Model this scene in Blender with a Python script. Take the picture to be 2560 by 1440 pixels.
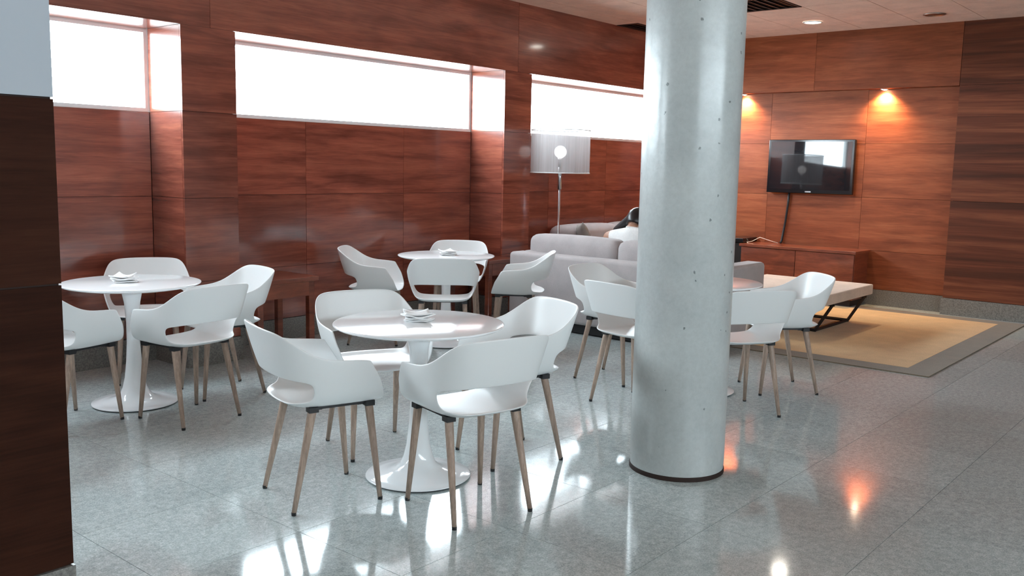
import bpy, bmesh, math, random
from mathutils import Vector, Matrix
random.seed(7)
for o in list(bpy.data.objects): bpy.data.objects.remove(o, do_unlink=True)
SC = bpy.context.scene
COL = SC.collection
R = math.radians

# ------------------------------------------------------------------ camera, sky, exposure
FPX, YAW, PITCH, ROLL, EYE = 2299.3, 0.697298, -0.130955, 0.0202003, 1.476
fw = Vector((math.cos(YAW)*math.cos(PITCH), math.sin(YAW)*math.cos(PITCH), math.sin(PITCH)))
r0 = Vector((math.sin(YAW), -math.cos(YAW), 0)); u0 = r0.cross(fw)
rt = math.cos(ROLL)*r0 + math.sin(ROLL)*u0; up = -math.sin(ROLL)*r0 + math.cos(ROLL)*u0
cd = bpy.data.cameras.new('camera'); cam = bpy.data.objects.new('camera', cd); COL.objects.link(cam)
cd.sensor_width = 36; cd.lens = FPX/2560*36; cd.clip_start = .05
cam.matrix_world = Matrix(((rt.x, up.x, -fw.x, 0), (rt.y, up.y, -fw.y, 0), (rt.z, up.z, -fw.z, EYE), (0, 0, 0, 1)))
SC.camera = cam
W = bpy.data.worlds.new('sky'); SC.world = W; W.use_nodes = True
bg = W.node_tree.nodes['Background']; bg.inputs[0].default_value = (.78, .92, 1.0, 1); bg.inputs[1].default_value = 20.0
VS = SC.view_settings; VS.view_transform = 'Standard'; VS.look = 'None'; VS.exposure = 0.74; VS.gamma = 1; VS.use_curve_mapping = False
try:
    SC.cycles.use_denoising = True; SC.cycles.max_bounces = 10; SC.cycles.diffuse_bounces = 5; SC.cycles.transparent_max_bounces = 12
    SC.cycles.sample_clamp_indirect = 8; SC.cycles.caustics_reflective = False; SC.cycles.caustics_refractive = False
except Exception: pass

def portal(name, loc, rot, sx, sy):
    l = bpy.data.lights.new(name, 'AREA'); l.shape = 'RECTANGLE'; l.size = sx; l.size_y = sy
    l.cycles.is_portal = True
    o = bpy.data.objects.new(name, l); COL.objects.link(o); o.location = loc; o.rotation_euler = rot
    return o

# ------------------------------------------------------------------ measurements of the place (metres)
YB, YF = 6.35, 5.91                      # bay back plane, pier front plane of the window wall
XR, XF = 10.60, 10.46                    # recessed and front plane of the television wall
ZC = 3.06                                # ceiling
ROWS = [.18, .615, 1.212, 1.815]
ZH = 2.40                                # window head
BAYS = [(-2.93, .06), (.48, 3.47), (3.90, 6.89), (7.30, 10.29)]
X0, Y0 = -4.0, -5.0
for i, (a, b) in enumerate(BAYS):
    portal('sky_portal', ((a+b)/2, 6.44, (ROWS[3]+ZH)/2), (R(-90), 0, 0), b-a, ZH-ROWS[3])
portal('sky_portal', (1.0, Y0-.12, 2.5), (R(90), 0, 0), 9.0, .6)  # portal of the unseen fill window added in the right wall

# ------------------------------------------------------------------ materials
def nt(name):
    m = bpy.data.materials.new(name); m.use_nodes = True
    return m, m.node_tree.nodes, m.node_tree.links, m.node_tree.nodes['Principled BSDF']
def plain(name, col, rough=.5, metal=0, spec=.5, coat=0, emit=None, es=0):
    m, n, l, b = nt(name)
    b.inputs['Base Color'].default_value = (*col, 1); b.inputs['Roughness'].default_value = rough
    b.inputs['Metallic'].default_value = metal; b.inputs['Specular IOR Level'].default_value = spec
    b.inputs['Coat Weight'].default_value = coat; b.inputs['Coat Roughness'].default_value = .08
    if emit: b.inputs['Emission Color'].default_value = (*emit, 1); b.inputs['Emission Strength'].default_value = es
    return m
def ramp(n, l, src, stops):
    r = n.new('ShaderNodeValToRGB'); e = r.color_ramp.elements
    e[0].position, e[0].color = stops[0][0], (*stops[0][1], 1); e[1].position, e[1].color = stops[-1][0], (*stops[-1][1], 1)
    for p, c in stops[1:-1]: k = e.new(p); k.color = (*c, 1)
    l.new(src, r.inputs[0]); return r.outputs[0]
def mix(n, l, a, b, f, mode='MIX'):
    x = n.new('ShaderNodeMix'); x.data_type = 'RGBA'; x.blend_type = mode
    for s, v in ((6, a), (7, b), (0, f)):
        if hasattr(v, 'is_output'): l.new(v, x.inputs[s])
        else: x.inputs[s].default_value = v if s == 0 else (*v, 1)
    return x.outputs[2]
def coords(n, l, scale, offs_rand=True, obj=False):
    if obj: g = n.new('ShaderNodeTexCoord').outputs['Object']
    else: g = n.new('ShaderNodeNewGeometry').outputs['Position']
    v = n.new('ShaderNodeVectorMath'); v.operation = 'MULTIPLY'; v.inputs[1].default_value = scale; l.new(g, v.inputs[0])
    if not offs_rand: return v.outputs[0], None
    oi = n.new('ShaderNodeObjectInfo'); s = n.new('ShaderNodeVectorMath'); s.operation = 'SCALE'
    s.inputs[0].default_value = (13.1, 7.7, 5.3); l.new(oi.outputs['Random'], s.inputs['Scale'])
    a = n.new('ShaderNodeVectorMath'); l.new(v.outputs[0], a.inputs[0]); l.new(s.outputs[0], a.inputs[1])
    return a.outputs[0], oi.outputs['Random']
def noise(n, l, vec, scale, detail=4, rough=.55, dist=0):
    t = n.new('ShaderNodeTexNoise'); t.inputs['Scale'].default_value = scale; t.inputs['Detail'].default_value = detail
    t.inputs['Roughness'].default_value = rough; t.inputs['Distortion'].default_value = dist
    if vec is not None: l.new(vec, t.inputs['Vector'])
    return t.outputs['Fac']
def wood(name, dark, mid, light, scale=(.9, .9, 11), rough=.24, contrast=1.0, vary=.16, coat=.8, figure=.5, spec=.5):
    m, n, l, b = nt(name)
    vec, rnd = coords(n, l, scale)
    f = noise(n, l, vec, 1.1, 6, .6, .6)
    c = ramp(n, l, f, [(.5-.2/contrast, dark), (.5, mid), (.5+.2/contrast, light)])
    vec2, _ = coords(n, l, (scale[0]*4, scale[1]*4, scale[2]*7))
    g = noise(n, l, vec2, 1.5, 3, .7)
    c = mix(n, l, c, ramp(n, l, g, [(.3, (.62, .56, .52)), (.7, (1.15, 1.12, 1.1))]), .55, 'MULTIPLY')
    vec3, _ = coords(n, l, (scale[0]*1.3, scale[1]*1.3, scale[2]*.28))
    h = noise(n, l, vec3, 1.3, 2, .5, .8)
    c = mix(n, l, c, ramp(n, l, h, [(.35, (.62, .55, .55)), (.65, (1.2, 1.12, 1.05))]), figure, 'MULTIPLY')
    v = ramp(n, l, rnd, [(0, (1-vary,)*3), (1, (1+vary,)*3)])
    c = mix(n, l, c, v, 1.0, 'MULTIPLY')
    l.new(c, b.inputs['Base Color']); b.inputs['Roughness'].default_value = rough; b.inputs['Specular IOR Level'].default_value = spec
    b.inputs['Coat Weight'].default_value = coat; b.inputs['Coat Roughness'].default_value = .09
    return m
M = {}
M['wood'] = wood('cherry_veneer', (.165, .045, .030), (.275, .078, .050), (.37, .118, .072))
M['wood_tv'] = wood('cherry_veneer_warm', (.19, .052, .023), (.28, .082, .036), (.36, .12, .055), rough=.42, coat=0, figure=.35, spec=.22)
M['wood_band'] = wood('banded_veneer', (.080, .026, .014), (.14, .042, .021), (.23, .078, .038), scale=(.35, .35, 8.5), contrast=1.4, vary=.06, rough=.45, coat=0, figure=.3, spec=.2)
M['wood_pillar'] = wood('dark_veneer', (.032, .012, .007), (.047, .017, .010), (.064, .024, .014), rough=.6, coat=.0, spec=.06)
M['wood_furn'] = wood('furniture_veneer', (.13, .032, .017), (.21, .055, .028), (.28, .08, .04), scale=(2, 2, 14), rough=.3, vary=.08)
M['leg_wood'] = wood('ash_leg', (.34, .255, .20), (.42, .325, .265), (.49, .385, .32), scale=(30, 30, 3), rough=.5, vary=.06, coat=0)
M['gap'] = plain('dark_gap', (.022, .009, .006), .8)
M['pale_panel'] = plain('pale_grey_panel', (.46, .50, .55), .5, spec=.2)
M['white'] = plain('white_polypropylene', (.80, .81, .81), .32, spec=.45)
M['gloss_white'] = plain('white_lacquer', (.88, .89, .90), .10, spec=.5)
M['black'] = plain('black_metal', (.012, .012, .014), .45)
M['black_gloss'] = plain('black_gloss', (.008, .008, .010), .12)
M['chrome'] = plain('brushed_steel', (.55, .55, .57), .28, 1)
M['frame_white'] = plain('white_frame', (.82, .85, .86), .4)
M['wall_white'] = plain('white_plaster', (.72, .72, .70), .8)
M['napkin'] = plain('white_paper', (.86, .86, .86), .8, spec=.2)
M['grout'] = plain('grout', (.10, .105, .10), .7)
M['outside'] = plain('outside_paving', (.35, .35, .34), .9)
def granite():
    m, n, l, b = nt('polished_granite')
    vec, rnd = coords(n, l, (1, 1, 1))
    a = noise(n, l, vec, 160, 3, .7); c2 = noise(n, l, vec, 38, 4, .6)
    c = ramp(n, l, a, [(.35, (.36, .41, .41)), (.52, (.505, .56, .56)), (.68, (.63, .685, .68))])
    c = mix(n, l, c, ramp(n, l, c2, [(.35, (.78, .80, .80)), (.65, (1.12, 1.12, 1.12))]), .8, 'MULTIPLY')
    c = mix(n, l, c, ramp(n, l, rnd, [(0, (.92,)*3), (1, (1.06,)*3)]), 1.0, 'MULTIPLY')
    l.new(c, b.inputs['Base Color']); b.inputs['Roughness'].default_value = .085
    b.inputs['Specular IOR Level'].default_value = .6
    return m
M['granite'] = granite()
def stone_base():
    m, n, l, b = nt('stone_skirting')
    vec, rnd = coords(n, l, (1, 1, 1))
    a = noise(n, l, vec, 90, 3, .7)
    c = ramp(n, l, a, [(.35, (.13, .125, .115)), (.65, (.25, .24, .22))])
    l.new(c, b.inputs['Base Color']); b.inputs['Roughness'].default_value = .25
    return m
M['skirting'] = stone_base()
def concrete():
    m, n, l, b = nt('varnished_concrete')
    vec, _ = coords(n, l, (1, 1, 1), False)
    a = noise(n, l, vec, 3, 5, .6); f = noise(n, l, vec, 45, 4, .7)
    c = ramp(n, l, a, [(.3, (.44, .475, .475)), (.7, (.54, .575, .57))])
    c = mix(n, l, c, ramp(n, l, f, [(.3, (.88, .88, .88)), (.7, (1.06, 1.06, 1.06))]), .7, 'MULTIPLY')
    vo = n.new('ShaderNodeTexVoronoi'); vo.inputs['Scale'].default_value = 15; vo.inputs['Randomness'].default_value = 1
    dv = n.new('ShaderNodeVectorMath'); dv.inputs[1].default_value = (0, 0, 0); l.new(vec, dv.inputs[0])
    l.new(dv.outputs[0], vo.inputs['Vector'])
    fine = noise(n, l, vec, 70, 2, .6)
    ad = n.new('ShaderNodeMath'); ad.operation = 'MULTIPLY_ADD'; ad.inputs[1].default_value = .34; l.new(fine, ad.inputs[0]); l.new(vo.outputs['Distance'], ad.inputs[2])
    # only some cells carry a pit
    sel = n.new('ShaderNodeMath'); sel.operation = 'GREATER_THAN'; sel.inputs[1].default_value = .5
    sx = n.new('ShaderNodeSeparateColor'); l.new(vo.outputs['Color'], sx.inputs[0]); l.new(sx.outputs[0], sel.inputs[0])
    pit = n.new('ShaderNodeMath'); pit.operation = 'LESS_THAN'; pit.inputs[1].default_value = .265; l.new(ad.outputs[0], pit.inputs[0])
    mm = n.new('ShaderNodeMath'); mm.operation = 'MULTIPLY'; l.new(pit.outputs[0], mm.inputs[0]); l.new(sel.outputs[0], mm.inputs[1])
    mk = n.new('ShaderNodeMath'); mk.operation = 'MULTIPLY'; mk.inputs[1].default_value = .7; l.new(mm.outputs[0], mk.inputs[0])
    c = mix(n, l, c, (.05, .06, .06), mk.outputs[0])
    l.new(c, b.inputs['Base Color']); b.inputs['Roughness'].default_value = .3
    b.inputs['Coat Weight'].default_value = .35; b.inputs['Coat Roughness'].default_value = .2
    bu = n.new('ShaderNodeBump'); bu.inputs['Strength'].default_value = .12; bu.inputs['Distance'].default_value = .01
    wv = noise(n, l, vec, 14, 3, .5); l.new(wv, bu.inputs['Height']); l.new(bu.outputs[0], b.inputs['Normal']); l.new(bu.outputs[0], b.inputs['Coat Normal'])
    return m
M['concrete'] = concrete()
def fabric(name, a, bcol, scale=260):
    m, n, l, b = nt(name)
    vec, _ = coords(n, l, (1, 1, 1), False)
    f = noise(n, l, vec, scale, 2, .7); g = noise(n, l, vec, 6, 3, .5)
    c = ramp(n, l, f, [(.3, a), (.7, bcol)])
    c = mix(n, l, c, ramp(n, l, g, [(.3, (.9,)*3), (.7, (1.06,)*3)]), 1, 'MULTIPLY')
    l.new(c, b.inputs['Base Color']); b.inputs['Roughness'].default_value = .95; b.inputs['Specular IOR Level'].default_value = .15
    b.inputs['Sheen Weight'].default_value = .2
    bu = n.new('ShaderNodeBump'); bu.inputs['Strength'].default_value = .15; bu.inputs['Distance'].default_value = .002
    l.new(f, bu.inputs['Height']); l.new(bu.outputs[0], b.inputs['Normal'])
    return m
M['sofa'] = fabric('grey_upholstery', (.39, .355, .355), (.49, .45, .45))
M['pillow'] = fabric('taupe_fabric', (.26, .24, .22), (.34, .31, .28))
M['rug'] = fabric('ochre_sisal', (.48, .29, .115), (.66, .43, .19), 120)
M['rug_edge'] = fabric('brown_rug_border', (.13, .10, .065), (.19, .145, .095), 160)
M['cream'] = fabric('cream_top', (.62, .49, .40), (.70, .57, .47), 60)
M['ceiling'] = fabric('beige_ceiling_tile', (.74, .49, .38), (.80, .54, .42), 40)
M['shirt'] = fabric('white_shirt', (.74, .73, .72), (.82, .81, .80), 90)
M['trouser'] = fabric('dark_trousers', (.03, .035, .05), (.05, .055, .07), 90)
M['skin'] = plain('skin', (.40, .21, .14), .5)
M['hair'] = plain('black_hair', (.012, .010, .011), .35)
def glass(name, glossy=.06, tint=(1, 1, 1)):
    m = bpy.data.materials.new(name); m.use_nodes = True; n, l = m.node_tree.nodes, m.node_tree.links
    n.remove(n['Principled BSDF']); out = n['Material Output']
    t = n.new('ShaderNodeBsdfTransparent'); t.inputs[0].default_value = (*tint, 1); g = n.new('ShaderNodeBsdfGlossy'); g.inputs['Roughness'].default_value = .02
    x = n.new('ShaderNodeMixShader'); x.inputs[0].default_value = glossy
    l.new(t.outputs[0], x.inputs[1]); l.new(g.outputs[0], x.inputs[2]); l.new(x.outputs[0], out.inputs[0])
    return m
M['glass'] = glass('window_glass')
def sheer():
    m = bpy.data.materials.new('sheer_shade'); m.use_nodes = True; n, l = m.node_tree.nodes, m.node_tree.links
    b = n['Principled BSDF']; out = n['Material Output']
    vec, _ = coords(n, l, (60, 60, 1.5), False, obj=True)
    f = noise(n, l, vec, 1, 3, .6)
    c = ramp(n, l, f, [(.35, (.42, .39, .39)), (.65, (.66, .63, .63))])
    l.new(c, b.inputs['Base Color']); b.inputs['Roughness'].default_value = .7
    tl = n.new('ShaderNodeBsdfTranslucent'); tl.inputs[0].default_value = (.34, .32, .32, 1)
    x1 = n.new('ShaderNodeMixShader'); x1.inputs[0].default_value = .5; l.new(b.outputs[0], x1.inputs[1]); l.new(tl.outputs[0], x1.inputs[2])
    t = n.new('ShaderNodeBsdfTransparent')
    x2 = n.new('ShaderNodeMixShader'); x2.inputs[0].default_value = .4; l.new(x1.outputs[0], x2.inputs[1]); l.new(t.outputs[0], x2.inputs[2])
    l.new(x2.outputs[0], out.inputs[0]); return m
M['sheer'] = sheer()
M['lamp_on'] = plain('lit_lens', (1, 1, 1), .4, emit=(1, .93, .82), es=40)
M['halogen'] = plain('lit_halogen', (1, 1, 1), .4, emit=(1, .85, .62), es=60)
M['bulb'] = plain('lit_globe', (.95, .95, .95), .4, emit=(1, .97, .95), es=1.6)

# ------------------------------------------------------------------ mesh helpers
def link(name, me, mat=None, parent=None, loc=(0, 0, 0), rot=None):
    o = bpy.data.objects.new(name, me); COL.objects.link(o); o.location = loc
    if rot is not None: o.rotation_euler = rot
    if mat is not None and me is not None and not me.materials: me.materials.append(mat)
    if parent is not None: o.parent = parent
    return o
def to_mesh(name, bm, smooth=False):
    bmesh.ops.recalc_face_normals(bm, faces=bm.faces)
    me = bpy.data.meshes.new(name); bm.to_mesh(me); bm.free()
    if smooth:
        for p in me.polygons: p.use_smooth = True
    return me
def bm_box(bm, a, b):
    (x0, y0, z0), (x1, y1, z1) = a, b
    v = [bm.verts.new(p) for p in ((x0, y0, z0), (x1, y0, z0), (x1, y1, z0), (x0, y1, z0), (x0, y0, z1), (x1, y0, z1), (x1, y1, z1), (x0, y1, z1))]
    fs = [bm.faces.new([v[i] for i in f]) for f in ((0, 3, 2, 1), (4, 5, 6, 7), (0, 1, 5, 4), (1, 2, 6, 5), (2, 3, 7, 6), (3, 0, 4, 7))]
    return v, fs
def box(name, a, b, mat, parent=None, bevel=0, segs=2, smooth=False):
    """a box between two world/local corners; origin at the corner mean base"""
    c = Vector(((a[0]+b[0])/2, (a[1]+b[1])/2, min(a[2], b[2])))
    bm = bmesh.new(); bm_box(bm, Vector(a)-c, Vector(b)-c)
    if bevel: bmesh.ops.bevel(bm, geom=list(bm.edges), offset=bevel, segments=segs, profile=.5, affect='EDGES')
    return link(name, to_mesh(name, bm, smooth), mat, parent, c)
def boxes(name, lst, mat, parent=None, bevel=0):
    bm = bmesh.new()
    for a, b in lst:
        v, f = bm_box(bm, a, b)
    if bevel: bmesh.ops.bevel(bm, geom=list(bm.edges), offset=bevel, segments=1, affect='EDGES')
    return link(name, to_mesh(name, bm), mat, parent)
def lathe(name, prof, mat, parent=None, loc=(0, 0, 0), segs=48, smooth=True, sharp=None):
    bm = bmesh.new(); rings = []
    for r, z in prof:
        if r < 1e-5: rings.append([bm.verts.new((0, 0, z))])
        else: rings.append([bm.verts.new((r*math.cos(2*math.pi*i/segs), r*math.sin(2*math.pi*i/segs), z)) for i in range(segs)])
    for p, q in zip(rings, rings[1:]):
        for i in range(segs):
            j = (i+1) % segs
            if len(p) == 1: bm.faces.new((p[0], q[j], q[i])) if len(q) > 1 else None
            elif len(q) == 1: bm.faces.new((p[i], p[j], q[0]))
            else: bm.faces.new((p[i], p[j], q[j], q[i]))
    me = to_mesh(name, bm, smooth)
    return link(name, me, mat, parent, loc)
def tube_bm(bm, pts, rad, segs=10, cap=True):
    pts = [Vector(p) for p in pts]; rad = rad if isinstance(rad, (list, tuple)) else [rad]*len(pts); rings = []
    for i, p in enumerate(pts):
        d = (pts[min(i+1, len(pts)-1)] - pts[max(i-1, 0)]).normalized()
        a = d.cross(Vector((0, 0, 1)))
        if a.length < 1e-3: a = d.cross(Vector((1, 0, 0)))
        a.normalize(); b = d.cross(a)
        rings.append([bm.verts.new(p + rad[i]*(math.cos(2*math.pi*k/segs)*a + math.sin(2*math.pi*k/segs)*b)) for k in range(segs)])
    for p, q in zip(rings, rings[1:]):
        for k in range(segs): bm.faces.new((p[k], p[(k+1) % segs], q[(k+1) % segs], q[k]))
    if cap: bm.faces.new(rings[0][::-1]); bm.faces.new(rings[-1])
def tube(name, pts, rad, mat, parent=None, segs=10):
    bm = bmesh.new(); tube_bm(bm, pts, rad, segs); return link(name, to_mesh(name, bm, True), mat, parent)
def bake(o):
    """apply the modifiers of o into its mesh data"""
    dg = bpy.context.evaluated_depsgraph_get(); e = o.evaluated_get(dg)
    me = bpy.data.meshes.new_from_object(e); old = o.data; o.modifiers.clear(); o.data = me
    for p in me.polygons: p.use_smooth = True
    return o
def tag(o, label=None, cat=None, group=None, kind=None):
    if label: o['label'] = label
    if cat: o['category'] = cat
    if group: o['group'] = group
    if kind: o['kind'] = kind
    return o
def empty(name, loc=(0, 0, 0), rz=0):
    o = bpy.data.objects.new(name, None); COL.objects.link(o); o.location = loc; o.rotation_euler = (0, 0, rz); o.empty_display_size = .1
    return o
def copy_tree(o, parent=None):
    c = o.copy(); COL.objects.link(c); c.parent = parent
    for ch in list(o.children): copy_tree(ch, c)
    return c
def pbox(a, b, mat, parent, bev=0, name='wall_panel'):
    return box(name, a, b, mat, parent, bev, 1)

# ------------------------------------------------------------------ floor
floor = box('floor', (X0, Y0, -.12), (XR+.2, YB+.15, -.004), M['grout']); tag(floor, kind='structure')
TP, TX0, TY0 = .6, 3.38-.6*5, 1.12-.6*3
tile_bm = bmesh.new(); bm_box(tile_bm, (-.2988, -.2988, -.02), (.2988, .2988, 0))
tile_me = to_mesh('floor_tile', tile_bm); tile_me.materials.append(M['granite'])
full = set()
for i in range(0, 18):
    for j in range(0, 13):
        cx, cy = TX0+TP*(i+.5), TY0+TP*(j+.5)
        if cx+.3 > XR or cy+.3 > YB: continue
        link('floor_tile', tile_me, None, floor, Vector((cx, cy, 0))-floor.location); full.add((i, j))
imax = max(i for i, j in full); jmax = max(j for i, j in full)
xa, xb, ya, yb = TX0, TX0+TP*(imax+1), TY0, TY0+TP*(jmax+1)
rest = boxes('far_floor_tiles', [((x-.2988, y-.2988, -.02), (x+.2988, y+.2988, 0))
    for i in range(-8, 19) for j in range(-8, 14) for x, y in [(TX0+TP*(i+.5), TY0+TP*(j+.5))]
    if (i, j) not in full and X0 < x-.3 and Y0 < y-.3 and x+.3 < XR+.12 and y+.3 < YB+.12], M['granite'], floor)
rest.location = -floor.location; rest['kind'] = 'stuff'
# edge strips of cut tiles along the two walls
edge = boxes('cut_floor_tiles', [((x-.2988, yb+.0012, -.02), (x+.2988, YB+.02, 0)) for i in range(0, imax+1) for x in [TX0+TP*(i+.5)]] +
     [((xb+.0012, y-.2988, -.02), (XR+.02, y+.2988, 0)) for j in range(0, jmax+1) for y in [TY0+TP*(j+.5)]], M['granite'], floor)
edge.location = -floor.location; edge['kind'] = 'stuff'

# ------------------------------------------------------------------ window wall (left)
wl = boxes('wall_left', [((X0, YB+.02, 0), (XR+.2, YB+.07, ROWS[3])), ((X0, YF+.02, ZH+.02), (XR+.2, YB+.07, ZC+.2))] +
    [((a+.02, YF+.02, 0), (b-.02, YB+.07, ZH+.02)) for a, b in ((X0, -2.93), (.06, .48), (3.47, 3.90), (6.89, 7.30), (10.29, XR+.2))], M['gap'])
tag(wl, kind='structure')
G = .003
def rows(fn, zs):
    for z0, z1 in zip(zs, zs[1:]): fn(z0+G*.5, z1-G*.5)
SEAM = {1: (1.42, 2.54), 2: (4.85, 5.97), 3: (8.18, 9.30), 0: (-1.8, -.7)}
for k, (a, b) in enumerate(BAYS):
    xs = [a+.002, *SEAM[k], b-.002]
    for p, q in zip(xs, xs[1:]):
        rows(lambda z0, z1: pbox((p+G/2, YB, z0), (q-G/2, YB+.02, z1), M['wood'], wl), ROWS)
    pbox((a, YF+.024, ZH), (b, YB+.07, ZH+.018), M['wood'], wl, name='soffit_panel')
    box('skirting', (a, YB-.012, 0), (b, YB+.02, ROWS[0]-.002), M['skirting'], wl)
PZ = ROWS+[ZH]
for a, b in ((-3.36, -2.93), (.06, .48), (3.47, 3.90), (6.89, 7.30), (10.29, XR)):
    rows(lambda z0, z1: pbox((a, YF, z0), (b, YF+.02, z1), M['wood'], wl), PZ)
    rows(lambda z0, z1: pbox((a, YF+.022, z0), (a+.018, YB-.002, z1), M['wood'], wl), PZ)
    rows(lambda z0, z1: pbox((b-.018, YF+.022, z0), (b, YB-.002, z1), M['wood'], wl), PZ)
    box('skirting', (a-.012, YF-.012, 0), (b+.012, YB-.014, ROWS[0]-.002), M['skirting'], wl)
fx = [X0, .27, 3.70, 7.08, XF]
for p, q in zip(fx, fx[1:]): pbox((p+G/2, YF, ZH), (q-G/2, YF+.02, ZC), M['wood'], wl, name='fascia_panel')
for k, (a, b) in enumerate(BAYS):
    w = empty('window_%d' % (k+1), ((a+b)/2, YB+.037, ROWS[3])); tag(w, 'long high window strip letting in white daylight', None, None, 'structure')
    L, H = (b-a)/2, ZH-ROWS[3]; t = .028
    boxes('window_frame', [((-L, -.03, 0), (L, .03, t)), ((-L, -.03, H-t), (L, .03, H)), ((-L, -.03, t), (-L+t, .03, H-t)), ((L-t, -.03, t), (L, .03, H-t))], M['frame_white'], w)
    boxes('window_pane', [((-L+t, -.004, t), (L-t, .004, H-t))], M['glass'], w)

# ------------------------------------------------------------------ television wall (far)
YE = 2.74
wb = boxes('wall_back', [((XR+.02, Y0, 0), (XR+.2, YB+.02, ZC+.2)), ((XF+.02, Y0, 0), (XR+.02, YE-.02, ZC+.2)), ((XF+.02, YE-.02, 2.43), (XR+.02, YF+.02, ZC+.2))], M['gap'])
tag(wb, kind='structure')
ys = [YE-.018, 3.72, 4.86, 5.905]
for p, q in zip(ys, ys[1:]):
    rows(lambda z0, z1: pbox((XR, p+G/2, z0), (XR+.02, q-G/2, z1), M['wood_tv'], wb), ROWS+[2.43])
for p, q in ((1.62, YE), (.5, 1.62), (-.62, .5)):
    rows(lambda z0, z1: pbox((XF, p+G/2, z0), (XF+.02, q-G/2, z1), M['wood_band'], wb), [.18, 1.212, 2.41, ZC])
boxes('lobby_wall_face', [((XF, Y0, 0), (XF+.02, -.62, ZC))], M['wood_tv'], wb)
for p, q in ((YE+.002, 4.3), (4.3, YF)):
    pbox((XF, p+G/2, 2.41), (XF+.02, q-G/2, ZC), M['wood_tv'], wb, name='fascia_panel')
pbox((XF+.022, YE, 2.41), (XR+.018, YF, 2.428), M['wood_tv'], wb, name='soffit_panel')
box('skirting', (XR-.012, YE-.018, 0), (XR+.02, YF, ROWS[0]-.002), M['skirting'], wb)
box('skirting', (XF-.012, -.62, 0), (XF+.02, YE+.012, ROWS[0]-.002), M['skirting'], wb)

# ------------------------------------------------------------------ ceiling
cl = box('ceiling', (X0, Y0, ZC+.012), (XR+.2, YB+.1, ZC+.15), M['gap']); tag(cl, kind='structure')
CP, CX0, CY0 = .62, 9.39-.62*9, 5.63-.62*7
ct = bmesh.new(); bm_box(ct, (-.307, -.307, 0), (.307, .307, .011)); ct_me = to_mesh('ceiling_tile', ct); ct_me.materials.append(M['ceiling'])
VENTS = [(7, 4)]
cfull = set()
for i in range(0, 11):
    for j in range(0, 7):
        cx, cy = CX0+CP*(i+.5), CY0+CP*(j+.5)
        if cx+.31 > XF+.001: continue
        cfull.add((i, j))
        if (i, j) in VENTS: continue
        link('ceiling_tile', ct_me, None, cl, Vector((cx, cy, ZC))-cl.location)
ci = max(i for i, j in cfull)
strip = []
for i in range(0, ci+1):
    if i != 8: strip.append(((CX0+CP*i+.003, 5.633, ZC), (CX0+CP*(i+1)-.003, YF+.001, ZC+.011)))
for j in range(0, 7): strip.append(((CX0+CP*(ci+1)+.003, CY0+CP*j+.003, ZC), (XF+.001, CY0+CP*(j+1)-.003, ZC+.011)))
strip.append(((CX0+CP*(ci+1)+.003, 5.633, ZC), (XF+.001, YF+.001, ZC+.011)))
for a, b in strip: box('ceiling_tile', a, b, M['ceiling'], cl).location -= cl.location
o = boxes('far_ceiling_tiles', [((x-.307, y-.307, ZC), (x+.307, y+.307, ZC+.011)) for i in range(-12, 12) for j in range(-10, 8)
    for x, y in [(CX0+CP*(i+.5), CY0+CP*(j+.5))] if (i, j) not in cfull and j < 7 and i <= ci and x-.3 > X0 and y-.3 > Y0], M['ceiling'], cl)
o.location = -cl.location; o['kind'] = 'stuff'
def vent(a, b, label):
    v = empty('ceiling_vent', ((a[0]+b[0])/2, (a[1]+b[1])/2, ZC)); tag(v, label, 'vent', 'ceiling vents')
    lx, ly = (b[0]-a[0])/2-.004, (b[1]-a[1])/2-.004
    boxes('frame', [((-lx, -ly, -.004), (lx, -ly+.03, .01)), ((-lx, ly-.03, -.004), (lx, ly, .01)), ((-lx, -ly+.03, -.004), (-lx+.03, ly-.03, .01)), ((lx-.03, -ly+.03, -.004), (lx, ly-.03, .01))], M['black'], v)
    n = max(3, int((2*ly-.06)/.07))
    for k in range(n):
        y = -ly+.03+(k+.5)*(2*ly-.06)/n
        bm = bmesh.new(); bm_box(bm, (-lx+.03, -.022, -.002), (lx-.03, .022, .002)); bmesh.ops.rotate(bm, verts=bm.verts, matrix=Matrix.Rotation(R(16), 3, 'X'))
        link('slat', to_mesh('slat', bm), M['black'], v, (0, y, .004))
    return v
vent((CX0+CP*7, CY0+CP*4), (CX0+CP*8, CY0+CP*5), 'square dark slatted ceiling vent right of the round column')
vent((CX0+CP*8, 5.633), (CX0+CP*9, YF), 'narrow dark ceiling vent above the long wood fascia, left of the column')
def downlight(x, y, on, label):
    d = empty('ceiling_downlight', (x, y, ZC)); tag(d, label, 'downlight', 'recessed ceiling downlights')
    lathe('trim_ring', [(.10, -.001), (.105, -.006), (.085, -.012), (.078, -.004)], M['chrome'] if not on else M['frame_white'], d)
    lathe('lens', [(0, -.0075), (.079, -.0055)], M['lamp_on'] if on else M['chrome'], d)
    if on:
        l = bpy.data.lights.new('downlight_beam', 'SPOT'); l.energy = 60; l.spot_size = R(110); l.spot_blend = .7; l.color = (1, .9, .76); l.shadow_soft_size = .07
        lo = bpy.data.objects.new('downlight_beam', l); COL.objects.link(lo); lo.parent = d; lo.location = (0, 0, -.03)
downlight(9.69, 4.04, True, 'lit round ceiling downlight shining white above the television')
downlight(9.86, 2.87, False, 'unlit round ceiling downlight near the far right of the ceiling')
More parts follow.
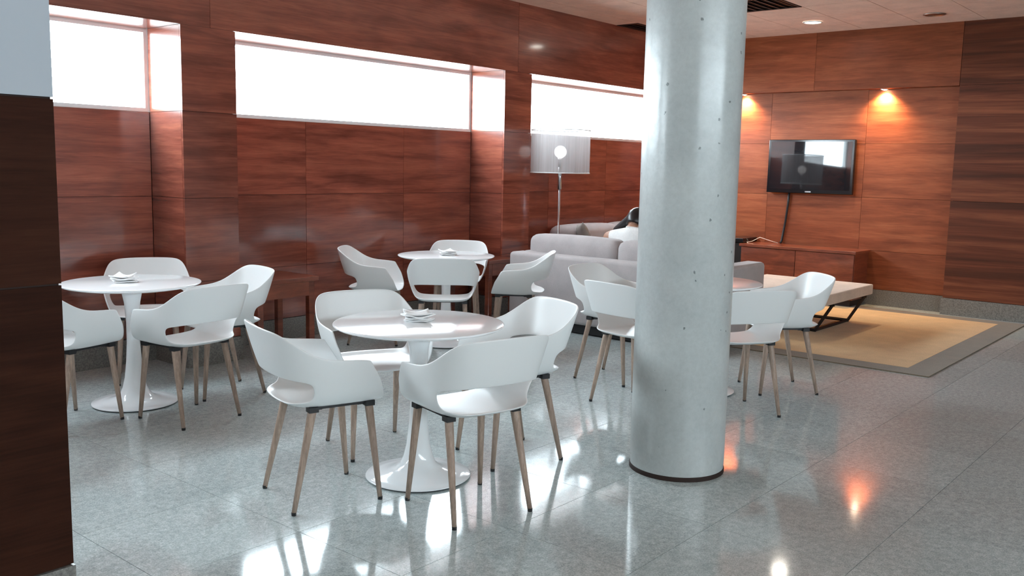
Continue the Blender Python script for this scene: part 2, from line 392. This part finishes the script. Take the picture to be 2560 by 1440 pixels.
def wallspot(y, label):
    d = empty('wall_spotlight', (XR-.062, y, 2.41)); tag(d, label, 'spotlight', 'halogen spotlights over the television wall')
    lathe('trim_ring', [(.045, 0), (.05, -.006), (.036, -.010), (.033, -.003)], M['chrome'], d, segs=24)
    lathe('bulb', [(0, -.016), (.02, -.013), (.033, -.005)], M['halogen'], d, segs=24)
    l = bpy.data.lights.new('halogen_beam', 'SPOT'); l.energy = 95; l.spot_size = R(125); l.spot_blend = .9; l.color = (1, .62, .30); l.shadow_soft_size = .025
    lo = bpy.data.objects.new('halogen_beam', l); COL.objects.link(lo); lo.parent = d; lo.location = (0, 0, -.022); lo.rotation_euler = (0, R(-14), 0)
wallspot(5.20, 'lit warm spotlight under the fascia beside the round column')
wallspot(3.53, 'lit warm spotlight under the fascia to the right of the television')

# ------------------------------------------------------------------ rest of the lobby behind the camera
wr = boxes('wall_right', [((X0, Y0-.2, 2.8), (XR+.2, Y0, ZC+.2)), ((5.5, Y0-.2, 2.2), (XR+.2, Y0, 2.8)), ((X0, Y0-.2, 2.2), (-3.5, Y0, 2.8)), ((X0, Y0-.2, 0), (XR+.2, Y0, 2.2))], M['wall_white']); tag(wr, kind='structure')
wf = boxes('wall_front', [((X0-.2, Y0-.2, 0), (X0, YB+.16, ZC+.2))], M['wall_white']); tag(wf, kind='structure')
def fill_glazing(name, loc, rz, L, H=.8):
    w = empty(name, loc, rz); tag(w, 'unseen high window strip added behind the viewer for fill light', kind='structure'); n = int(round(L/1.5))
    boxes('window_frame', [((-L/2+L*k/n-.03, -.04, 0), (-L/2+L*k/n+.03, .04, H)) for k in range(n+1)] + [((-L/2, -.04, H-.05), (L/2, .04, H)), ((-L/2, -.04, 0), (L/2, .04, .05))], M['frame_white'], w)
    boxes('window_pane', [((-L/2, -.004, .05), (L/2, .004, H-.05))], M['glass'], w)
fill_glazing('window_5', (1.0, Y0-.1, 2.2), 0, 9.0, .6)  # unseen strip, added and sized to give fill light from the camera side
og = boxes('ground_outside', [((-40, -40, -.5), (50, Y0-.25, -.4)), ((-40, Y0-.25, -.5), (X0-.25, YB+.3, -.4)), ((-40, YB+.3, -.5), (50, 50, -.4))], M['outside']); tag(og, kind='structure')

# ------------------------------------------------------------------ wood pillar in the left foreground
PX, PY = 1.275, 2.90
pl = boxes('wall_pillar', [((.386, PY+.006, 0), (PX-.006, PY+.614, ZC+.1))], M['gap']); tag(pl, 'dark wood pillar with a pale upper panel at the left edge', kind='structure')
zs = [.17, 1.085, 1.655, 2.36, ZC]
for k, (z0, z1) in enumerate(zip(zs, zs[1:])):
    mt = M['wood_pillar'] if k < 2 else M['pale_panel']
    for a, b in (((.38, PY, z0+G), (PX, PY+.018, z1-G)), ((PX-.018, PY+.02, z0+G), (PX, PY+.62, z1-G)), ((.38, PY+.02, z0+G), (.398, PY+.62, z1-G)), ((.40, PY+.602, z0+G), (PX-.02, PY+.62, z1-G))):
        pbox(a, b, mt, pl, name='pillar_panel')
box('skirting', (.37, PY-.006, 0), (PX+.004, PY+.63, .168), M['skirting'], pl)

# ------------------------------------------------------------------ round concrete column
cc = empty('round_column', (3.963, 2.222, 0)); tag(cc, 'thick round pale concrete column with dark pits', 'column')
lathe('shaft', [(.2295, .012), (.232, .05), (.232, 1), (.232, 2), (.232, ZC)], M['concrete'], cc, segs=96)
lathe('base_ring', [(.234, 0), (.234, .018), (.2305, .022)], M['gap'], cc, segs=96)

# ------------------------------------------------------------------ white shell armchairs
def make_chair():
    root = empty('armchair')
    # columns from the arm front (0) round to the middle of the back; points: fillet, low, mid, rim, then seat spine (x, z)
    C = [
     [(.208, -.194, .462), (.202, -.228, .490), (.178, -.248, .556), (.122, -.264, .650), (.222, .448)],
     [(.186, -.195, .460), (.180, -.230, .491), (.156, -.250, .557), (.100, -.267, .655), (.196, .453)],
     [(.095, -.195, .458), (.090, -.232, .494), (.075, -.253, .560), (.035, -.272, .661), (.105, .453)],
     [(-.02, -.193, .457), (-.028, -.230, .494), (-.038, -.253, .562), (-.058, -.275, .667), (.00, .450)],
     [(-.108, -.184, .457), (-.116, -.219, .490), (-.124, -.244, .567), (-.128, -.270, .690), (-.07, .450)],
     [(-.142, -.168, .458), (-.157, -.200, .482), (-.166, -.227, .576), (-.180, -.258, .724), (-.098, .451)],
     [(-.162, -.146, .459), (-.185, -.174, .477), (-.197, -.202, .582), (-.228, -.244, .758), (-.110, .452)],
     [(-.171, -.120, .459), (-.201, -.145, .474), (-.217, -.172, .586), (-.260, -.220, .781), (-.116, .453)],
     [(-.176, -.092, .460), (-.209, -.111, .473), (-.230, -.138, .588), (-.281, -.186, .791), (-.120, .454)],
     [(-.179, -.060, .460), (-.214, -.074, .473), (-.238, -.096, .589), (-.293, -.133, .794), (-.123, .454)],
     [(-.181, -.030, .460), (-.217, -.037, .473), (-.242, -.049, .589), (-.299, -.067, .796), (-.125, .455)],
     [(-.182, 0, .460), (-.218, 0, .473), (-.243, 0, .589), (-.301, 0, .796), (-.126, .455)]]
    NC = len(C); SLOT = 4
    bm = bmesh.new(); sp = [bm.verts.new((c[4][0], 0, c[4][1])) for c in C]
    V = {}
    for s in (1, -1):
        for i in range(NC):
            if i == NC-1 and s == -1:
                for j in range(8): V[s, i, j] = V[1, i, j]
                continue
            F, Lo, Mi, Ri = [Vector((p[0], p[1]*s, p[2])) for p in C[i][:4]]; q = Vector((C[i][4][0], 0, C[i][4][1]))
            U = Mi.lerp(Ri, .45) + Vector((0, -s*.004 if i < 6 else 0, 0)) + Vector((-.004 if i > 6 else 0, 0, 0))
            Rb = Ri + (U-Ri).normalized()*.014
            Mb = Mi + (U-Mi).normalized()*.012
            pts = [q.lerp(F, .5)-Vector((0, 0, .004)), q.lerp(F, .82)-Vector((0, 0, .003)), F, Lo, Mi, Mb, U, Rb, Ri]
            for j, p in enumerate(pts): V[s, i, j] = bm.verts.new(p)
        if s == -1:
            for j in range(9): V[s, NC-1, j] = V[1, NC-1, j]
        for i in range(NC-1):
            bm.faces.new((sp[i], sp[i+1], V[s, i+1, 0], V[s, i, 0]))
            for j in range(8):
                if j == 3 and i >= SLOT: continue           # the slot between seat and backrest
                bm.faces.new((V[s, i, j], V[s, i+1, j], V[s, i+1, j+1], V[s, i, j+1]))
    sh = link('seat_shell', to_mesh('seat_shell', bm, True), M['white'], root)
    md = sh.modifiers.new('thick', 'SOLIDIFY'); md.thickness = .010; md.offset = 0
    ms = sh.modifiers.new('smooth', 'SUBSURF'); ms.levels = 2; ms.render_levels = 2
    bake(sh)
    TZ = .440
    for sx in (1, -1):
        for sy in (1, -1):
            top = Vector((.155 if sx > 0 else -.102, .165*sy, TZ)); ft = Vector((.198*sx, .192*sy, .006))
            bm = bmesh.new(); tube_bm(bm, [ft, ft.lerp(top, .5), ft.lerp(top, .93), top], [.0105, .0150, .0185, .0185], 16)
            lg = link('leg', to_mesh('leg', bm, True), M['leg_wood'], root)
            bm = bmesh.new(); tube_bm(bm, [ft-Vector((0, 0, .006)), ft+Vector((0, 0, .008))], [.0105, .0112], 12)
            link('foot_cap', to_mesh('foot_cap', bm), M['black'], lg)
    bm = bmesh.new()
    for sy in (1, -1):
        bm_box(bm, (-.115, .160*sy-.010, .439), (.165, .160*sy+.010, .451))
        for x in (.155, -.102): bm_box(bm, (x-.021, .165*sy-.021, .430), (x+.021, .165*sy+.021, .453))
    for x in (.12, -.07): bm_box(bm, (x-.014, -.16, .434), (x+.014, .16, .444))
    link('under_frame', to_mesh('under_frame', bm), M['black'], root)
    return root
CH = [
 (2.517, 3.202, -17.2, 'white shell armchair in left foreground, arm side turned to the viewer, at the nearest table'),
 (2.857, 2.620, 75.3, 'nearest white shell armchair, its back turned to the viewer, at the nearest table'),
 (3.528, 2.957, 159.9, 'white shell armchair on the right of the nearest table, seat facing left'),
 (3.152, 3.563, -110.7, 'white shell armchair behind the nearest table, facing the viewer'),
 (2.790, 4.752, 96.0, 'white shell armchair with back to the viewer at the leftmost table'),
 (3.265, 5.160, 170.0, 'white shell armchair on the right of the leftmost table beside the wood side table'),
 (3.130, 5.830, -118.0, 'white shell armchair against the wood wall behind the leftmost table'),
 (2.260, 5.120, 14.0, 'white shell armchair half hidden by the wood pillar at the leftmost table'),
 (5.070, 4.940, 43.0, 'white shell armchair with its slotted back to the viewer at the table by the wall'),
 (5.100, 5.750, -51.0, 'white shell armchair in profile facing right at the table by the wall'),
 (5.810, 4.800, 126.0, 'white shell armchair in profile facing left in front of the grey sofa'),
 (5.970, 5.650, -142.0, 'white shell armchair behind the table by the wall, facing the viewer'),
 (4.894, 3.066, -10.0, 'white shell armchair cut off by the column on its left side, back to the viewer'),
 (5.390, 3.560, -87.0, 'white shell armchair between the grey sofa back and the column, facing right'),
 (5.170, 2.510, 57.0, 'white shell armchair with back to the viewer just right of the column'),
 (5.930, 2.570, 137.0, 'rightmost white shell armchair, beside the ochre rug')]
proto = make_chair()
for k, (x, y, a, lb) in enumerate(CH):
    c = proto if k == 0 else copy_tree(proto)
    c.location = (x, y, 0); c.rotation_euler = (0, 0, R(a)); tag(c, lb, 'chair', 'white armchairs around the round tables')

# ------------------------------------------------------------------ round pedestal tables
def make_table():
    t = empty('round_table')
    lathe('table_top', [(0, .718), (.34, .718), (.385, .728), (.398, .735), (.400, .739), (.398, .742), (.392, .7435), (0, .7435)], M['gloss_white'], t, segs=96)
    lathe('pedestal', [(0, .006), (.247, .006), (.251, .009), (.247, .013), (.20, .016), (.15, .026), (.11, .042), (.085, .066), (.070, .10), (.056, .16), (.045, .26), (.038, .38), (.038, .50), (.046, .62), (.060, .69), (.074, .718)], M['gloss_white'], t, segs=72)
    lathe('base_shadow_ring', [(0, 0), (.240, 0), (.240, .006), (0, .006)], M['black'], t, segs=48)  # black ring paints in the shadow line under the base edge
    return t
TB = [(2.985, 3.065, 'nearest round white pedestal table, in the centre foreground'), (2.735, 5.280, 'leftmost round white pedestal table beside the wood pillar'),
      (5.460, 5.290, 'round white pedestal table by the wood wall, in front of the grey sofa'), (5.490, 2.950, 'round white pedestal table mostly hidden behind the column')]
tp = make_table()
for k, (x, y, lb) in enumerate(TB):
    t = tp if k == 0 else copy_tree(tp)
    t.location = (x, y, 0); tag(t, lb, 'table', 'round white pedestal tables')
def napkins(x, y, n, seed, label, size=.125):
    rd = random.Random(seed); root = empty('napkin_stack', (x, y, .7437)); tag(root, label, 'napkins', 'stacks of paper napkins')
    for k in range(n):
        bm = bmesh.new(); N = 9; s = size*rd.uniform(.9, 1.05)/2; vs = {}
        ph = rd.uniform(0, 6); cur = rd.uniform(.25, .5)*(k/max(1, n-1)+.35)
        for i in range(N):
            for j in range(N):
                u, v = i/(N-1)*2-1, j/(N-1)*2-1
                z = .018*cur*(u*u)*(1+.6*math.sin(ph+2*v)) + .010*cur*v*v + .0022*math.sin(3*u+ph)*v
                vs[i, j] = bm.verts.new((u*s, v*s*.92, z))
        for i in range(N-1):
            for j in range(N-1): bm.faces.new((vs[i, j], vs[i+1, j], vs[i+1, j+1], vs[i, j+1]))
        o = link('napkin', to_mesh('napkin', bm, True), M['napkin'], root, (rd.uniform(-.008, .008), rd.uniform(-.008, .008), .0035+k*.0085), (0, 0, R(-40)+rd.uniform(-.5, .5)))
        m = o.modifiers.new('t', 'SOLIDIFY'); m.thickness = .0065; m.offset = 0; bake(o)
napkins(3.02, 3.10, 4, 3, 'curled stack of white paper napkins on the nearest table')
napkins(2.70, 5.30, 4, 5, 'stack of white paper napkins on the leftmost table')
napkins(5.45, 5.26, 4, 8, 'stack of white paper napkins on the table by the wall')

# ------------------------------------------------------------------ sofas
def soft(name, a, b, mat, parent, bev=.05, puff=0.0):
    """upholstered block with round edges; puff swells its faces"""
    c = Vector(((a[0]+b[0])/2, (a[1]+b[1])/2, (a[2]+b[2])/2)); h = Vector((abs(b[0]-a[0])/2, abs(b[1]-a[1])/2, abs(b[2]-a[2])/2))
    bm = bmesh.new(); bm_box(bm, -h, h)
    bmesh.ops.bevel(bm, geom=list(bm.edges), offset=min(bev, min(h)*.95), segments=4, profile=.5, affect='EDGES')
    if puff:
        bmesh.ops.subdivide_edges(bm, edges=[e for e in bm.edges if e.calc_length() > .12], cuts=5, use_grid_fill=True)
        for v in bm.verts:
            q = [min(1, abs(v.co[i])/h[i]) for i in range(3)]
            for i in range(3):
                j, k = (i+1) % 3, (i+2) % 3
                if q[i] > .9: v.co[i] += math.copysign(puff*(1-q[j]**2)*(1-q[k]**2), v.co[i])
    return link(name, to_mesh(name, bm, True), mat, parent, c)
def pillow(parent_loc, rot, size, label, group='loose sofa pillows'):
    bm = bmesh.new(); N = 13; V = {}
    for s in (1, -1):
        for i in range(N):
            for j in range(N):
                u, v = i/(N-1)*2-1, j/(N-1)*2-1
                if s == -1 and (i in (0, N-1) or j in (0, N-1)): V[s, i, j] = V[1, i, j]; continue
                t = (max(0, (1-u*u))*max(0, (1-v*v)))**.42
                pin = 1-.10*(1-abs(u))*abs(v)**2 ; pin2 = 1-.10*(1-abs(v))*abs(u)**2
                V[s, i, j] = bm.verts.new((u*size/2*pin2, v*size/2*pin, s*t*size*.17))
    for s in (1, -1):
        for i in range(N-1):
            for j in range(N-1):
                q = (V[s, i, j], V[s, i+1, j], V[s, i+1, j+1], V[s, i, j+1]); bm.faces.new(q if s == 1 else q[::-1])
    o = link('sofa_pillow', to_mesh('sofa_pillow', bm, True), M['pillow'], None, parent_loc, rot); tag(o, label, 'pillow', group); return o
SX0, SX1, SY0, SY1 = 6.58, 7.62, 3.47, 5.56
s1 = empty('sofa', ((SX0+SX1)/2, (SY0+SY1)/2, 0)); tag(s1, 'grey fabric sofa with its back to the viewer behind the column', 'sofa', 'grey sofas of the lounge corner')
def rel(p, r): return tuple(Vector(p)-r.location)
def sp(root, name, a, b, mat=None, bev=.05, puff=0): return soft(name, rel(a, root), rel(b, root), mat or M['sofa'], root, bev, puff)
sp(s1, 'plinth', (SX0+.04, SY0+.04, .009), (SX1-.04, SY1-.04, .09), M['black'], .004)
sp(s1, 'base', (SX0+.02, SY0+.02, .088), (SX1-.02, SY1-.02, .30), bev=.03)
sp(s1, 'backrest', (SX0, SY0, .088), (SX0+.20, SY1, .69), bev=.035)
sp(s1, 'armrest', (SX0+.19, SY0, .088), (SX1, SY0+.19, .69), bev=.035)
sp(s1, 'armrest', (SX0+.19, SY1-.19, .088), (SX1, SY1, .69), bev=.035)
yc = [SY0+.19, (SY0+SY1)/2, SY1-.19]
for p, q in zip(yc, yc[1:]):
    sp(s1, 'seat_cushion', (SX0+.22, p+.006, .295), (SX1-.01, q-.006, .44), bev=.04, puff=.012)
for p, q in ((SY0+.05, (SY0+SY1)/2-.005), ((SY0+SY1)/2+.005, SY1-.05)):
    o = sp(s1, 'back_cushion', (SX0+.12, p, .43), (SX0+.36, q, .845), bev=.07, puff=.015)
for ch in s1.children:
    if ch.name.startswith('back_cushion'): ch.location.x += .10
TX0_, TX1_, TY0_, TY1_ = 7.98, 10.08, 5.36, 6.32
s2 = empty('sofa', ((TX0_+TX1_)/2, (TY0_+TY1_)/2, 0)); tag(s2, 'grey sofa set along the wood wall under the window, behind the lamp', 'sofa', 'grey sofas of the lounge corner')
sp(s2, 'plinth', (TX0_+.04, TY0_+.04, .0), (TX1_-.04, TY1_-.04, .09), M['black'], .004)
sp(s2, 'base', (TX0_+.02, TY0_+.02, .088), (TX1_-.02, TY1_-.02, .30), bev=.03)
sp(s2, 'backrest', (TX0_, TY1_-.20, .088), (TX1_, TY1_, .69), bev=.035)
sp(s2, 'armrest', (TX0_, TY0_, .088), (TX0_+.19, TY1_-.19, .69), bev=.035)
sp(s2, 'armrest', (TX1_-.19, TY0_, .088), (TX1_, TY1_-.19, .69), bev=.035)
xc = [TX0_+.19, (TX0_+TX1_)/2, TX1_-.19]
for p, q in zip(xc, xc[1:]):
    sp(s2, 'seat_cushion', (p+.006, TY0_+.01, .295), (q-.006, TY1_-.22, .44), bev=.04, puff=.012)
for p, q in ((TX0_+.02, (TX0_+TX1_)/2-.005), ((TX0_+TX1_)/2+.005, TX1_-.02)):
    sp(s2, 'back_cushion', (p, TY1_-.40, .43), (q, TY1_-.10, .845), bev=.09, puff=.015)
pillow((8.22, 5.86, .69), (R(70), R(8), R(50)), .40, 'taupe pillow leaning on the sofa beside the lamp pole')
pillow((7.30, 3.78, .60), (R(74), R(14), R(-12)), .42, 'taupe pillow behind the sofa arm right of the column')

# ------------------------------------------------------------------ person on the sofa
def person():
    root = empty('person', (7.12, 4.46, .44)); tag(root, 'person in a white shirt slouched on the grey sofa, dark hair, head bowed', 'person')
    P = lambda x, y, z: Vector((x, y, z)) - root.location
    J = {'pelvis': (P(7.16, 4.46, .545), .135), 'waist': (P(7.11, 4.47, .65), .125), 'chest': (P(7.06, 4.48, .82), .145), 'neckb': (P(7.045, 4.49, .935), .08), 'neck': (P(7.085, 4.495, .985), .052),
         'shl': (P(7.05, 4.63, .875), .078), 'ell': (P(7.06, 4.795, .850), .056), 'wrl': (P(7.27, 4.70, .69), .034), 'hal': (P(7.35, 4.66, .69), .030),
         'shr': (P(7.05, 4.33, .875), .078), 'elr': (P(7.10, 4.22, .66), .048), 'wrr': (P(7.30, 4.36, .63), .034), 'har': (P(7.37, 4.42, .66), .030),
         'hpl': (P(7.22, 4.55, .54), .10), 'knl': (P(7.60, 4.60, .57), .065), 'anl': (P(7.66, 4.60, .12), .045), 'fol': (P(7.84, 4.61, .06), .042),
         'hpr': (P(7.22, 4.37, .54), .10), 'knr': (P(7.60, 4.33, .57), .065), 'anr': (P(7.66, 4.33, .12), .045), 'for': (P(7.84, 4.32, .06), .042)}
    E_ = [('pelvis', 'waist'), ('waist', 'chest'), ('chest', 'neckb'), ('neckb', 'neck'), ('chest', 'shl'), ('shl', 'ell'), ('ell', 'wrl'), ('wrl', 'hal'), ('chest', 'shr'), ('shr', 'elr'), ('elr', 'wrr'), ('wrr', 'har'),
          ('pelvis', 'hpl'), ('hpl', 'knl'), ('knl', 'anl'), ('anl', 'fol'), ('pelvis', 'hpr'), ('hpr', 'knr'), ('knr', 'anr'), ('anr', 'for')]
    ks = list(J); me = bpy.data.meshes.new('body'); vs = [J[k][0] for k in ks]; es = [(ks.index(a), ks.index(b)) for a, b in E_]
    # five fingers on each hand
    for h, sgn in (('hal', 1), ('har', -1)):
        hp = J[h][0]
        for f in range(5):
            off = Vector((.035 if f else .0, sgn*(-.03+.016*f), .01)); tip = off + Vector((.045+.008*(f in (2, 3)), sgn*(-.012 if f == 0 else 0), -.02))
            vs += [hp+off, hp+tip]; i = len(vs)-2; es += [(ks.index(h), i), (i, i+1)]; ks += ['f', 'f']
    me.from_pydata(vs, es, []); o = link('body', me, M['skin'], root)
    sk = o.modifiers.new('skin', 'SKIN'); sv = me.skin_vertices[0].data
    for i, k in enumerate(ks): r = J[k][1] if k in J else .009; sv[i].radius = (r, r)
    sv[0].use_root = True
    ss = o.modifiers.new('sub', 'SUBSURF'); ss.levels = 2; ss.render_levels = 2
    bake(o)
    b = o.data
    for m in (M['shirt'], M['trouser']): b.materials.append(m)
    for p in b.polygons:
        c = p.center + root.location
        arm_skin = (c.y > 4.735 or c.y < 4.27 or c.x > 7.22) and c.z > .60
        if c.z < .64 and not arm_skin and (c.x > 7.10 or c.z < .6): p.material_index = 2
        elif c.z > .965: p.material_index = 0
        elif arm_skin: p.material_index = 0
        else: p.material_index = 1
    # head bowed forward
    hc = P(7.13, 4.515, 1.005)
    bm = bmesh.new(); bmesh.ops.create_uvsphere(bm, u_segments=28, v_segments=20, radius=1)
    for v in bm.verts:
        x, y, z = v.co; f = 1+.10*max(0, x)*max(0, -z)
        v.co = Vector((x*.098*f, y*.077*(1-.18*max(0, -z)), z*.118))
        if x > .85 and -.35 < z < .15 and abs(y) < .22: v.co.x += .022*(1-abs(y)/.22)          # nose
        if x > .8 and -.62 < z < -.5 and abs(y) < .4: v.co.x -= .004                           # mouth line
        if x > .7 and .05 < z < .3 and .25 < abs(y) < .55: v.co.x -= .006                      # eye sockets
    hd = link('head', to_mesh('head', bm, True), M['skin'], root, hc, (0, R(38), R(8)))
    for s in (1, -1):
        bm = bmesh.new(); bmesh.ops.create_uvsphere(bm, u_segments=10, v_segments=8, radius=1)
        for v in bm.verts: v.co = Vector((v.co.x*.02, v.co.y*.008, v.co.z*.03))
        link('ear', to_mesh('ear', bm, True), M['skin'], hd, (.0, s*.077, -.005))
        bm = bmesh.new(); bmesh.ops.create_uvsphere(bm, u_segments=10, v_segments=8, radius=.010)
        link('eye', to_mesh('eye', bm, True), M['black'], hd, (.085, s*.031, .018))
    # hair cap with a long lock falling over the left shoulder
    bm = bmesh.new(); bmesh.ops.create_uvsphere(bm, u_segments=28, v_segments=20, radius=1)
    for v in bm.verts:
        x, y, z = v.co
        k = 1.0 if (z > .25 or x < .1) else .86
        v.co = Vector((x*.108*k-.008, y*.088*k, z*.126*k+.006)) + Vector((0, 0, 0 if z > -.6 else .03))
    link('hair', to_mesh('hair', bm, True), M['hair'], root, hc, (0, R(38), R(8)))
    bm = bmesh.new(); tube_bm(bm, [P(7.13, 4.51, 1.05), P(7.14, 4.56, 1.04), P(7.15, 4.62, 1.00), P(7.16, 4.68, .96), P(7.16, 4.74, .915), P(7.16, 4.775, .865), P(7.16, 4.78, .82)], [.05, .052, .046, .042, .038, .032, .012], 14)
    link('hair_lock', to_mesh('hair_lock', bm, True), M['hair'], root)
    # sunglasses pushed up on the head
    bm = bmesh.new()
    for s in (1, -1): tube_bm(bm, [P(7.105, 4.515+s*.010, 1.112), P(7.105, 4.515+s*.055, 1.098)], [.009, .008], 10)
    link('sunglasses', to_mesh('sunglasses', bm, True), M['chrome'], root)
person()

# ------------------------------------------------------------------ floor lamp
lp = empty('floor_lamp', (7.50, 5.68, 0)); tag(lp, 'steel floor lamp with a sheer grey drum shade and globe bulb', 'lamp')
lathe('base', [(0, 0), (.16, 0), (.16, .012), (.15, .02), (.03, .026), (.014, .05)], M['chrome'], lp, segs=40)
tube('pole', [(0, 0, .02), (0, 0, 1.28)], .011, M['chrome'], lp, 14)
tube('upper_pole', [(0, 0, 1.26), (0, 0, 1.50)], .019, M['chrome'], lp, 14)
tube('socket', [(0, 0, 1.49), (0, 0, 1.58)], .024, M['chrome'], lp, 14)
bm = bmesh.new(); bmesh.ops.create_uvsphere(bm, u_segments=24, v_segments=16, radius=.062); link('globe_bulb', to_mesh('globe_bulb', bm, True), M['bulb'], lp, (0, 0, 1.635))
shd = lathe('lamp_shade', [(.298, 1.425), (.298, 1.60), (.298, 1.85)], M['sheer'], lp, segs=64)
bm = bmesh.new()
for z in (1.425, 1.85): tube_bm(bm, [(.299*math.cos(2*math.pi*k/48), .299*math.sin(2*math.pi*k/48), z) for k in range(49)], .005, 6)
for k in range(3): tube_bm(bm, [(0, 0, 1.5), (.298*math.cos(2.1*k), .298*math.sin(2.1*k), 1.43)], .003, 6)
link('shade_wire', to_mesh('shade_wire', bm, True), M['frame_white'], lp)

# ------------------------------------------------------------------ wooden side tables along the wall
def side_table(x0, x1, y0, y1, zt, label):
    t = empty('side_table', ((x0+x1)/2, (y0+y1)/2, 0)); tag(t, label, 'table', 'low wooden side tables')
    a, b = (x1-x0)/2, (y1-y0)/2
    box('table_top', (-a, -b, zt-.035), (a, b, zt), M['wood_furn'], t, .003, 1)
    i = .025; L = .05
    for sx in (1, -1):
        for sy in (1, -1):
            cx, cy = sx*(a-i-L/2), sy*(b-i-L/2); box('leg', (cx-L/2, cy-L/2, 0), (cx+L/2, cy+L/2, zt-.036), M['wood_furn'], t, .003, 1)
    for sy in (1, -1):
        y = sy*(b-i-.012); box('apron', (-a+i+L+.001, y-.012, zt-.15), (a-i-L-.001, y+.012, zt-.036), M['wood_furn'], t)
    for sx in (1, -1):
        x = sx*(a-i-.012); box('apron', (x-.012, -b+i+L+.001, zt-.15), (x+.012, b-i-L-.001, zt-.036), M['wood_furn'], t)
side_table(3.93, 4.50, 5.74, 6.25, .60, 'low reddish wood side table against the wall between two white chairs')
side_table(6.42, 6.86, 5.66, 6.24, .60, 'low reddish wood side table in shade at the end of the grey sofa')

# ------------------------------------------------------------------ cabinet under the television, television, cables, speaker
cb = empty('media_cabinet', (10.36, 4.27, .0086)); tag(cb, 'low reddish wood cabinet with two doors under the television', 'cabinet')
CW = .675
box('plinth', (-.18, -CW+.03, 0), (.21, CW-.03, .07), M['gap'], cb)
box('body', (-.20, -CW, .07), (.22, CW, .585), M['wood_furn'], cb, .002, 1)
for s in (1, -1):
    box('door', (-.219, min(s*.003, s*(CW-.004)), .078), (-.2005, max(s*.003, s*(CW-.004)), .580), M['wood_furn'], cb, .002, 1)
box('cabinet_top', (-.235, -CW-.02, .586), (.225, CW+.02, .618), M['wood_furn'], cb, .003, 1)
sb = empty('black_box', (10.40, 5.16, .0086)); tag(sb, 'black box unit with a glossy lid beside the cabinet, next to the column', 'box')
box('body', (-.17, -.19, 0), (.17, .17, .62), M['black'], sb, .006, 2)
box('lid', (-.19, -.205, .621), (.185, .185, .672), M['black_gloss'], sb, .006, 2)
tv = empty('television', (XR-.010, 4.325, 1.235)); tv.rotation_euler = (0, R(1.1), 0); tag(tv, 'black flat television on the wood wall, its dark screen reflecting a window', 'television')
box('bezel', (-.066, -.515, 0), (-.012, .515, .625), M['black_gloss'], tv, .006, 2)
box('screen', (-.0685, -.485, .045), (-.0662, .485, .600), plain('dark_screen', (.010, .011, .014), .03, spec=.8), tv)
box('wall_mount', (-.0118, -.15, .2), (.003, .15, .42), M['black'], tv)
box('maker_badge', (-.0685, -.035, .012), (-.0662, .035, .026), M['chrome'], tv)
o = tube('power_cable', [(XR-.03, 4.57, 1.25), (XR-.02, 4.58, 1.12), (XR-.02, 4.60, .90), (XR-.02, 4.635, .66), (XR-.04, 4.64, .632)], .013, M['black'], None, 8); tag(o, 'black cable hanging from the television to the cabinet', 'cable')
o = tube('white_cable', [(XR-.06, 4.66, .63), (XR-.10, 4.75, .655), (XR-.14, 4.86, .69), (XR-.20, 4.93, .64), (XR-.30, 4.95, .632), (XR-.38, 4.90, .632)], .003, M['frame_white'], None, 8); tag(o, 'thin white cable lying on the wood cabinet', 'cable')

# ------------------------------------------------------------------ rug and coffee table
rg = empty('rug', (8.70, 3.62, 0)); tag(rg, 'ochre woven rug with a brown border in the lounge corner', 'rug')
RX, RY, BW = 1.64, 1.72, .21
box('rug_field', (-RX+BW, -RY+BW, .0005), (RX-BW, RY-BW, .0085), M['rug'], rg)
for a, b in (((-RX, -RY), (RX, -RY+BW)), ((-RX, RY-BW), (RX, RY)), ((-RX, -RY+BW), (-RX+BW, RY-BW)), ((RX-BW, -RY+BW), (RX, RY-BW))):
    box('rug_border', (a[0], a[1], .0005), (b[0], b[1], .0078), M['rug_edge'], rg)
ctb = empty('coffee_table', (8.63, 3.62, .0085)); tag(ctb, 'low coffee table with a thick cream top and slanted black metal frame', 'table')
box('table_top', (-.66, -.55, .285), (.62, .58, .385), M['cream'], ctb, .012, 2)
bm = bmesh.new(); w = .015
for x in (-.33, .50):
    for s in (-1, 1):
        tube_bm(bm, [(x, s*.36, .016), (x, s*.52, .284)], w, 4)
    tube_bm(bm, [(x, -.37, .015), (x, .37, .015)], w, 4)
    tube_bm(bm, [(x, -.53, .27), (x, .53, .27)], w, 4)
for s in (-1, 1): tube_bm(bm, [(-.335, s*.36, .015), (.505, s*.36, .015)], w, 4)
link('metal_frame', to_mesh('metal_frame', bm), M['black'], ctb)
